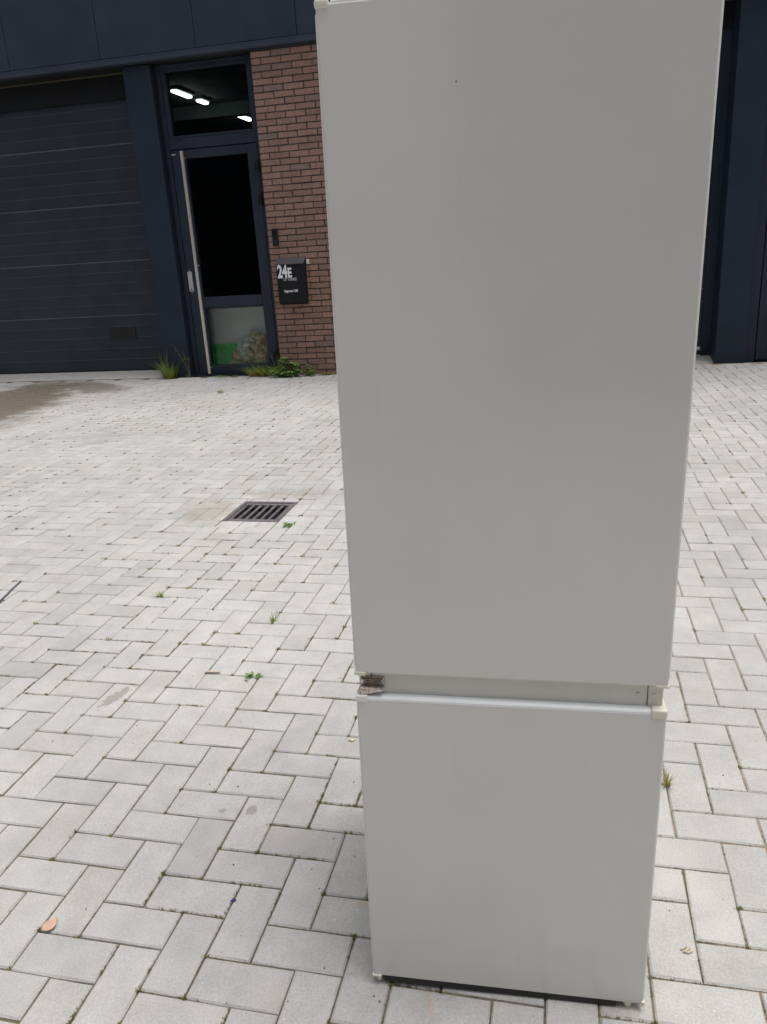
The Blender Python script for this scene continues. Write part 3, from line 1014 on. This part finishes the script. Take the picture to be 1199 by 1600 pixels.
# cross beam seen in the gap between the doors, in three pieces
bm = bmesh.new()
bm_box(bm, -HW + .0265, HW - .0305, 0.0155, 0.060, ZLT - .03, ZUB + .010, 0.0015, 1)
beam = bm_obj('cross_beam', bm, M_FRIDGE_IN, FR)
box('beam_end', -HW + .0035, -HW + .0252, 0.0145, 0.060, ZLT - .03, ZUB + .010, M_FRIDGE_IN, beam, 0.0012, 1)
box('beam_end', HW - .0292, HW - .0045, 0.0145, 0.060, ZLT - .03, ZUB + .010, M_FRIDGE_IN, beam, 0.0012, 1)
for xx in (HW - .046, HW - .0195):
    bm = bmesh.new()
    bmesh.ops.create_uvsphere(bm, u_segments=14, v_segments=8, radius=0.0042)
    for v_ in bm.verts: v_.co.y *= 0.55
    bm_obj('plug', bm, M_FRIDGE_IN, beam, True, (xx, 0.0150, ZLT + .026))
# hinge bracket
hg = empty('hinge_bracket', (-HW + .0275, 0.0145, ZLT + .0235)); hg.parent = FR
bm = bmesh.new()
bm_box(bm, -0.0215, 0.0225, -0.003, 0.0, -0.012, 0.014, 0.001, 1)
bm_obj('back_plate', bm, M_RUSTM, hg)
bm = bmesh.new()
bm_box(bm, -0.010, 0.0165, -0.0052, -0.0028, -0.0035, 0.0095, 0.001, 1)
bm_box(bm, -0.020, 0.020, -0.0058, -0.0030, 0.0085, 0.0115, 0.0008, 1)
bm_obj('rib', bm, plain('brown_rust', (0.25, 0.18, 0.13), 0.6, 0.4, var=0.4, scale=300), hg)
for xx in (-0.0095, 0.0125):
    bm = bmesh.new()
    bmesh.ops.create_uvsphere(bm, u_segments=14, v_segments=8, radius=0.0050)
    for v_ in bm.verts: v_.co.y *= 0.7
    o = bm_obj('screw', bm, M_SCREW, hg, True, (xx, -0.0055, 0.0025))
    bm = bmesh.new(); bm_box(bm, -0.0032, 0.0032, -0.0042, -0.0030, -0.0006, 0.0006); bm_box(bm, -0.0006, 0.0006, -0.0041, -0.0031, -0.0032, 0.0032)
    bm_obj('screw_slot', bm, M_BLACK, o)
bm = bmesh.new()
vs = []
prof = [(-0.0240, -0.0135), (-0.0255, -0.0185), (-0.0215, -0.0235), (-0.008, -0.0235), (0.006, -0.0195), (0.0185, -0.0165), (0.0222, -0.0120), (0.019, -0.0085), (-0.0185, -0.0085)]
fa = [bm.verts.new((a, -0.0125, b + .006)) for a, b in prof]; ba = [bm.verts.new((a, -0.0005, b + .006)) for a, b in prof]
bm.faces.new(fa); bm.faces.new(ba[::-1])
for i in range(len(prof)):
    j = (i + 1) % len(prof)
    bm.faces.new((fa[j], fa[i], ba[i], ba[j]))
bmesh.ops.recalc_face_normals(bm, faces=bm.faces)
bmesh.ops.bevel(bm, geom=list(bm.edges), offset=0.001, segments=2, affect='EDGES')
bm_obj('hinge_arm', bm, M_RUSTM, hg)
bm = bmesh.new()
bm_box(bm, -0.0195, -0.0130, -0.0150, -0.0120, -0.0045, -0.0020, 0.0006, 1)
bm_box(bm, 0.0100, 0.0180, -0.0145, -0.0122, -0.0085, -0.0060, 0.0006, 1)
bm_box(bm, -0.0195, -0.0150, -0.0050, -0.0030, 0.0000, 0.0090, 0.0006, 1)
bm_obj('silver_glint', bm, M_BRIGHT, hg)  # small bright pieces stand in for silver glints on the hinge
bm = bmesh.new()
for i in range(8):
    xx = -0.018 + i * 0.0050
    bm_box(bm, xx, xx + 0.0018, -0.0137, -0.0121, -0.0140 + i * .0006, -0.0105 + i * .0006)
bm_obj('serration', bm, M_BRIGHT, hg)
bm = bmesh.new()
bm_box(bm, -HW + .022, HW - .050, 0.0025, 0.060, 0.0045, 0.0285, 0.001, 1)
bm_obj('plinth', bm, M_UNDER, FR)
# feet
def foot(x, y, top, lean, ra=0.0125, rb_=0.0065):
    bm = bmesh.new()
    M = Matrix.Translation((x, y, 0))
    bm_cyl(bm, (x, y, top), (x + lean, y, 0.0015), ra, rb_, n=16)
    bm_box(bm, x - ra, x + ra, y - .006, y + .012, top - .002, top + .003, 0.001, 1)
    return bm_obj('foot', bm, M_CREAM, FR)
foot(-HW + .0095, 0.0095, 0.0215, 0.002, 0.0095, 0.0055)
foot(HW - .030, 0.013, 0.0215, 0.003, 0.0115, 0.0070)
foot(-HW + .03, 0.50, 0.040, 0)
foot(HW - .03, 0.50, 0.040, 0)

# ------------------------------------------------------------------ weeds, moss, litter
rw = random.Random(31)
def blades(v, f, cx, cy, cz, n, h0, h1, w, spread, curl, base=0.01, bias=(0, 0), segs=3):
    for i in range(n):
        a = rw.random() * 6.283
        d = Vector((math.cos(a), math.sin(a), 0))
        s = Vector((-d.y, d.x, 0))
        p = Vector((cx, cy, cz)) + d * base * rw.random()
        h = rw.uniform(h0, h1)
        out = spread * rw.uniform(.3, 1.0)
        bi = Vector((bias[0], bias[1], 0))
        b0 = len(v)
        for k_ in range(segs + 1):
            t = k_ / segs
            c = p + (d * out + bi) * (t ** 1.4) * h + Vector((0, 0, h * (t - curl * t * t * rw.uniform(.6, 1.2))))
            ww = w * (1 - t ** 1.5) * .5
            if k_ < segs:
                v.append(tuple(c - s * ww)); v.append(tuple(c + s * ww))
            else:
                v.append(tuple(c))
        for k_ in range(segs - 1):
            a0 = b0 + 2 * k_
            f.append((a0, a0 + 1, a0 + 3, a0 + 2))
        a0 = b0 + 2 * (segs - 1)
        f.append((a0, a0 + 1, a0 + 2))

def leaf_quad(v, f, p, d, L, W, droop):
    d = d.normalized()
    s = d.cross(Vector((0, 0, 1)))
    if s.length < .01: s = Vector((1, 0, 0))
    s.normalize()
    n = s.cross(d)
    b = len(v)
    pts = [(0, 0), (.25, .42), (.55, .5), (.85, .25), (1, 0)]
    mid = []
    for t, w in pts:
        c = p + d * (t * L) - Vector((0, 0, 1)) * droop * L * t * t
        v.append(tuple(c + s * w * W + n * w * W * .25)); v.append(tuple(c)); v.append(tuple(c - s * w * W + n * w * W * .25))
    for k_ in range(4):
        a = b + 3 * k_
        f.append((a, a + 1, a + 4, a + 3)); f.append((a + 1, a + 2, a + 5, a + 4))

# grass tuft at the foot of the left post
gt = empty('grass_tuft', (-5.09, 9.60, 0.0))
tag(gt, 'bushy green grass tuft at the foot of the steel post left of the entrance door', 'grass')
v, f = [], []
blades(v, f, 0, 0, 0, 130, .16, .34, .011, .75, .25, .09, (-.1, -.05))
blades(v, f, -.03, 0, 0, 12, .34, .50, .010, .45, .12, .05)
o = mesh_obj('green_blades', v, f, M_GRASS, gt); o['kind'] = 'stuff'
v, f = [], []
blades(v, f, 0, -.03, 0, 70, .08, .18, .010, 1.0, .4, .09)
o = mesh_obj('yellow_blades', v, f, M_GRASSY, gt); o['kind'] = 'stuff'
# dry seed stalks between post and door
ds = empty('dry_weed', (-4.80, 9.60, 0.0))
tag(ds, 'dry seeding weed stalks in the gap between steel post and entrance door', 'weed')
v, f = [], []
bm = bmesh.new()
heads = []
for (tx, ty, tz) in ((-.17, -.02, .42), (-.04, -.03, .34), (-.10, -.04, .30), (.01, -.02, .27)):
    q0 = Vector((0.0, 0, 0)); q1 = Vector((tx * .35, ty, tz * .55)); q2 = Vector((tx, ty, tz))
    bm_cyl(bm, q0, q1, .004, .003, 5); bm_cyl(bm, q1, q2, .003, .0015, 5)
    heads.append((q1, q2))
bm_obj('stalk', bm, M_DRY, ds)
for q1, q2 in heads:
    for i in range(26):
        p = q1.lerp(q2, rw.uniform(.1, 1.0)) + Vector((rw.gauss(0, .012), rw.gauss(0, .012), rw.gauss(0, .01)))
        leaf_quad(v, f, p, Vector((rw.gauss(0, 1), rw.gauss(0, 1), rw.uniform(0, 1))), rw.uniform(.016, .032), .014, .1)
o = mesh_obj('seed_head', v, f, M_DRY, ds); o['kind'] = 'stuff'
v, f = [], []
for i in range(6):
    leaf_quad(v, f, Vector((0, -.01, .01)), Vector((rw.gauss(-.3, .7), -abs(rw.gauss(0, .5)), .4)), rw.uniform(.05, .09), .02, .3)
o = mesh_obj('leaf', v, f, M_LEAF, ds); o['kind'] = 'stuff'

# grass in front of the door and broad-leaved weed by the brick pier
g2t = empty('grass_tuft', (-3.68, 9.56, 0.0))
tag(g2t, 'yellow-green sprawling grass tuft below the entrance door, beside the leafy weed', 'grass')
v, f = [], []
for dx in (-.16, -.08, 0, .08, .16):
    blades(v, f, dx, rw.uniform(-.03, .03), 0, 34, .10, .24, .010, .9, .35, .05, (-.5, -.25))
blades(v, f, .12, .02, 0, 10, .25, .36, .009, .5, .1, .04)
o = mesh_obj('green_blades', v, f, M_GRASS, g2t); o['kind'] = 'stuff'
v, f = [], []
for dx in (-.2, -.08, .05):
    blades(v, f, dx, -.03, 0, 26, .08, .2, .010, 1.1, .45, .05, (-.4, -.3))
o = mesh_obj('yellow_blades', v, f, M_GRASSY, g2t); o['kind'] = 'stuff'

def broad_weed(name, loc, clumps, label):
    w = empty(name, loc)
    tag(w, label, 'weed')
    v, f = [], []
    bm = bmesh.new()
    for (cx, cy, h, n, L) in clumps:
        for st in range(max(2, n // 12)):
            tip = Vector((cx + rw.gauss(0, .03), cy + rw.gauss(0, .02), h * rw.uniform(.75, 1.05)))
            base = Vector((cx * .6, cy * .6, 0))
            bm_cyl(bm, base, tip, .004, .002, 5)
            for i in range(12):
                t = rw.uniform(.15, 1.0)
                p = base.lerp(tip, t)
                a = rw.random() * 6.283
                d = Vector((math.cos(a), math.sin(a), rw.uniform(-.1, .7)))
                leaf_quad(v, f, p, d, L * rw.uniform(.6, 1.15) * (1.15 - .4 * t), L * .55, rw.uniform(.1, .5))
    bm_obj('stem', bm, M_LEAF, w)
    o = mesh_obj('leaf', v, f, M_LEAF, w); o['kind'] = 'stuff'
    return w
broad_weed('leafy_weed', (-3.38, 9.44, 0), ((0, .02, .26, 60, .10), (.10, .03, .20, 36, .09), (-.10, 0, .17, 30, .085), (.0, -.07, .09, 30, .085), (-.12, -.08, .075, 26, .08), (.16, -.05, .10, 26, .08), (-.2, -.04, .10, 24, .08)),
           'tall dark green leafy weed at the foot of the brick pier under the mailbox')
broad_weed('small_weed', (-3.09, 9.47, 0), ((0, .02, .15, 30, .06), (.07, 0, .09, 20, .05), (-.06, -.02, .09, 20, .05)),
           'smaller weed at the brick pier, between the leafy weed and the fridge')
v, f = [], []
for i in range(60):
    px = rw.uniform(-2.98, -2.72)
    leaf_quad(v, f, Vector((px + 2.85, rw.gauss(0, .015), .01)), Vector((rw.gauss(0, 1), rw.gauss(0, 1), rw.uniform(.2, 1))), rw.uniform(.02, .045), .018, .2)
w = mesh_obj('creeping_weed', v, f, M_GRASSY, loc=(-2.85, 9.51, 0))
tag(w, 'low yellowish creeping weed along the foot of the brick pier', 'weed')
v, f = [], []
for i in range(36):
    leaf_quad(v, f, Vector((rw.gauss(0, .07), rw.gauss(0, .02), .006)), Vector((rw.gauss(0, 1), rw.gauss(0, 1), rw.uniform(.2, .8))), rw.uniform(.02, .05), .02, .2)
w = mesh_obj('flat_weed', v, f, M_LEAF, loc=(-4.32, 9.55, 0))
tag(w, 'small flat green weed in a joint just below the entrance door', 'weed')

# small weeds in the joints
def joint_weed(x, y, size, label, mat=M_LEAF, n=16, grass=False):
    v, f = [], []
    if grass:
        blades(v, f, 0, 0, 0, n, size * .5, size, size * .07, .9, .3, size * .25)
    else:
        for i in range(n):
            leaf_quad(v, f, Vector((rw.gauss(0, size * .22), rw.gauss(0, size * .15), .003)), Vector((rw.gauss(0, 1), rw.gauss(0, 1), rw.uniform(.2, 1.2))), size * rw.uniform(.35, .7), size * .22, .3)
    o = mesh_obj('joint_weed', v, f, mat, loc=(x, y, -.002))
    tag(o, label, 'weed')
    return o
joint_weed(-1.495, 3.955, .055, 'bright green weed sprig at the front right corner of the drain grate', n=26)
joint_weed(-1.165, 2.775, .060, 'small grass sprig in the joint left of the fridge, halfway to the grate', M_GRASS, 16, True)
joint_weed(-1.09, 2.345, .050, 'little green weed beside the pale cigarette butt', n=16)
joint_weed(-1.785, 2.975, .050, 'flat moss-green weed in a joint well left of the grass sprig', M_GRASS, 26, True)
joint_weed(0.300, 1.93, .050, 'dry yellow-green grass tuft at the right edge of the fridge', M_GRASSY, 30, True)
joint_weed(-3.82, 8.35, .08, 'tiny green weed in the paving before the entrance door', n=14)

# moss and straw along the joints (uncountable)
mv, mf, sv, sf = [], [], [], []
joints = []
for c in whole:
    x0, x1, y0, y1 = c
    if x0 < -9 or x1 > 3 or y0 < 0.7: continue
    joints.append(((x0, y0), (x1, y0))); joints.append(((x0, y0), (x0, y1)))
def tri_clump(v, f, x, y, n, r, h):
    for i in range(n):
        a = rw.random() * 6.283
        px, py = x + rw.gauss(0, r * .45), y + rw.gauss(0, r * .45)
        b = len(v)
        w = r * rw.uniform(.18, .42)
        v += [(px - w * math.cos(a), py - w * math.sin(a), -.005), (px + w * math.cos(a), py + w * math.sin(a), -.005), (px + rw.gauss(0, r * .35), py + rw.gauss(0, r * .35), h * rw.uniform(.4, 1.0))]
        f.append((b, b + 1, b + 2))
for (p, q) in joints:
    L = math.hypot(q[0] - p[0], q[1] - p[1])
    xm, ym = (p[0] + q[0]) / 2, (p[1] + q[1]) / 2
    dens = noise.noise(Vector((xm * 0.9, ym * 0.9, 0))) + 0.35 * noise.noise(Vector((xm * 4, ym * 4, 7)))
    near = ym < 2.6
    left = xm < 0.1
    # corner knots and runs
    if left:
        kn = 0.45 if near else 0.28
    else:
        kn = 0.10
    if rw.random() < kn + 0.5 * max(0, dens):
        tri_clump(mv, mf, p[0], p[1], 12, .0078 if near else .013, .005 if near else .008)
    if dens > 0.14 and left:
        for i in range(int(L / (.010 if near else .022))):
            t = rw.random()
            if noise.noise(Vector((p[0] * 9 + t * 2, p[1] * 9, 2))) > -0.05:
                tri_clump(mv, mf, p[0] + (q[0] - p[0]) * t, p[1] + (q[1] - p[1]) * t, 5, .0046 if near else .008, .0035)
    if near:
        for i in range(4 if left else 26):
            if rw.random() < .5:
                t = rw.random()
                tri_clump(sv, sf, p[0] + (q[0] - p[0]) * t, p[1] + (q[1] - p[1]) * t, 3, .0040, .0012)
mo = mesh_obj('joint_moss', mv, mf, M_MOSS)
tag(mo, 'olive green moss tufts growing in the paving joints', 'moss', kind='stuff')
sw_ = mesh_obj('joint_debris', sv, sf, M_STRAW)
tag(sw_, 'pale dry debris lying in the paving joints', 'debris', kind='stuff')

# litter
def flake(name, loc, pts, thick, mat, label, cat, rot=0, curl=0.0):
    n = len(pts)
    v = [(a, b, thick + curl * (a * a + b * b)) for a, b in pts] + [(a, b, curl * (a * a + b * b)) for a, b in pts]
    v += [(0, 0, thick), (0, 0, 0)]
    f = [(i, (i + 1) % n, 2 * n) for i in range(n)] + [(n + (i + 1) % n, n + i, 2 * n + 1) for i in range(n)] + [(i, n + i, n + (i + 1) % n, (i + 1) % n) for i in range(n)]
    o = mesh_obj(name, v, f, mat, loc=loc)
    o.rotation_euler = (0, 0, rot)
    tag(o, label, cat)
    return o
M_PETAL = plain('dry_pink_leaf', (0.62, 0.40, 0.29), 0.6, var=0.12, scale=90)
flake('fallen_leaf', (-1.148, 1.206, 0.0045), [(.0155 * math.cos(q_ * .5236) * (1 if q_ != 3 else 1), (.0165 if q_ != 3 else .025) * math.sin(q_ * .5236)) for q_ in range(12)], .0012, M_PETAL,
      'round pinkish beige fallen leaf on the paving at the lower left', 'leaf', R(-12), 3.0)
M_CHIP = plain('splintered_wood', (0.60, 0.50, 0.38), 0.7, var=0.25, scale=150)
wc = empty('wood_chip', (0.277, 1.374, 0.001))
tag(wc, 'splintered pale wood chip on the paving right of the fridge base', 'wood chip')
for (a, b, L_, w_, an) in ((-.005, .004, .016, .004, 40), (.001, .0, .018, .004, 52), (.006, -.005, .014, .0035, 35), (.003, .006, .010, .003, -20), (-.004, -.006, .009, .003, 10)):
    bm = bmesh.new()
    bm_box(bm, -L_ / 2, L_ / 2, -w_ / 2, w_ / 2, 0, .003, .0008, 1)
    o = bm_obj('splinter', bm, M_CHIP, wc)
    o.location = (a, b, 0.0); o.rotation_euler = (0, 0, R(an))
flake('wood_chip', (-0.626, 2.011, 0.001), [(-.010, -.004), (.004, -.008), (.012, .001), (.002, .009), (-.008, .006)], .003, M_CHIP,
      'tiny pale wood chip on the paving close to the left of the fridge gap', 'wood chip')
bm = bmesh.new()
bm_cyl(bm, (-.026, 0, .004), (.026, .004, .004), .0038, .0036, 10)
cb = bm_obj('cigarette_butt', bm, plain('cigarette_paper', (0.68, 0.55, 0.46), 0.7), None, False, (-1.247, 2.353, 0.0))
tag(cb, 'pale cigarette butt lying on the paving left of the fridge', 'cigarette butt')
flake('paper_scrap', (-3.135, 8.70, 0.002), [(-.07, -.03), (.06, -.012), (.075, .03), (-.055, .018)], .004, M_WHITEP,
      'white scrap of paper on the paving in front of the brick pier', 'paper', R(10))
M_DARKBIT = plain('dark_plastic', (0.09, 0.095, 0.11), 0.5)
flake('plastic_strip', (-2.572, 2.962, 0.001), [(-.008, -.12), (.002, -.13), (.008, -.04), (.006, .02), (.012, .12), (.004, .13), (-.002, .03), (-.003, -.04)], .004, M_DARKBIT,
      'thin dark plastic strip on the paving at the left picture edge', 'plastic strip', R(16))
flake('plastic_bit', (-0.748, 1.347, 0.001), [(-.004, -.006), (.003, -.004), (.005, .006), (-.001, .007)], .002, plain('blue_plastic', (0.03, 0.04, 0.16), 0.4),
      'tiny dark blue plastic bit in a joint at lower left of the fridge', 'plastic bit', R(-30))
flake('paper_scrap', (1.369, 6.806, 0.002), [(-.03, -.02), (.03, -.015), (.035, .02), (-.03, .018)], .003, M_WHITEP,
      'tiny white paper scrap on the paving right of the fridge', 'paper', R(5))
rp = random.Random(77)
for i in range(46):                              # loose grit
    pass
gv, gf = [], []
for i in range(300):
    y = 0.8 + rp.random() ** 1.7 * 6
    x = rp.uniform(-0.85, 0.42) * y + rp.uniform(-.3, .3)
    r = rp.uniform(.0012, .0034)
    b = len(gv)
    gv += [(x - r, y - r * .6, -.001), (x + r, y - r * .7, -.001), (x + r * .2, y + r, -.001), (x + rp.uniform(-.3, .3) * r, y, r * 1.1)]
    gf += [(b, b + 1, b + 3), (b + 1, b + 2, b + 3), (b + 2, b, b + 3)]
gt_ = mesh_obj('grit', gv, gf, M_STRAW)
tag(gt_, 'loose specks of grit scattered on the paving', 'grit', kind='stuff')
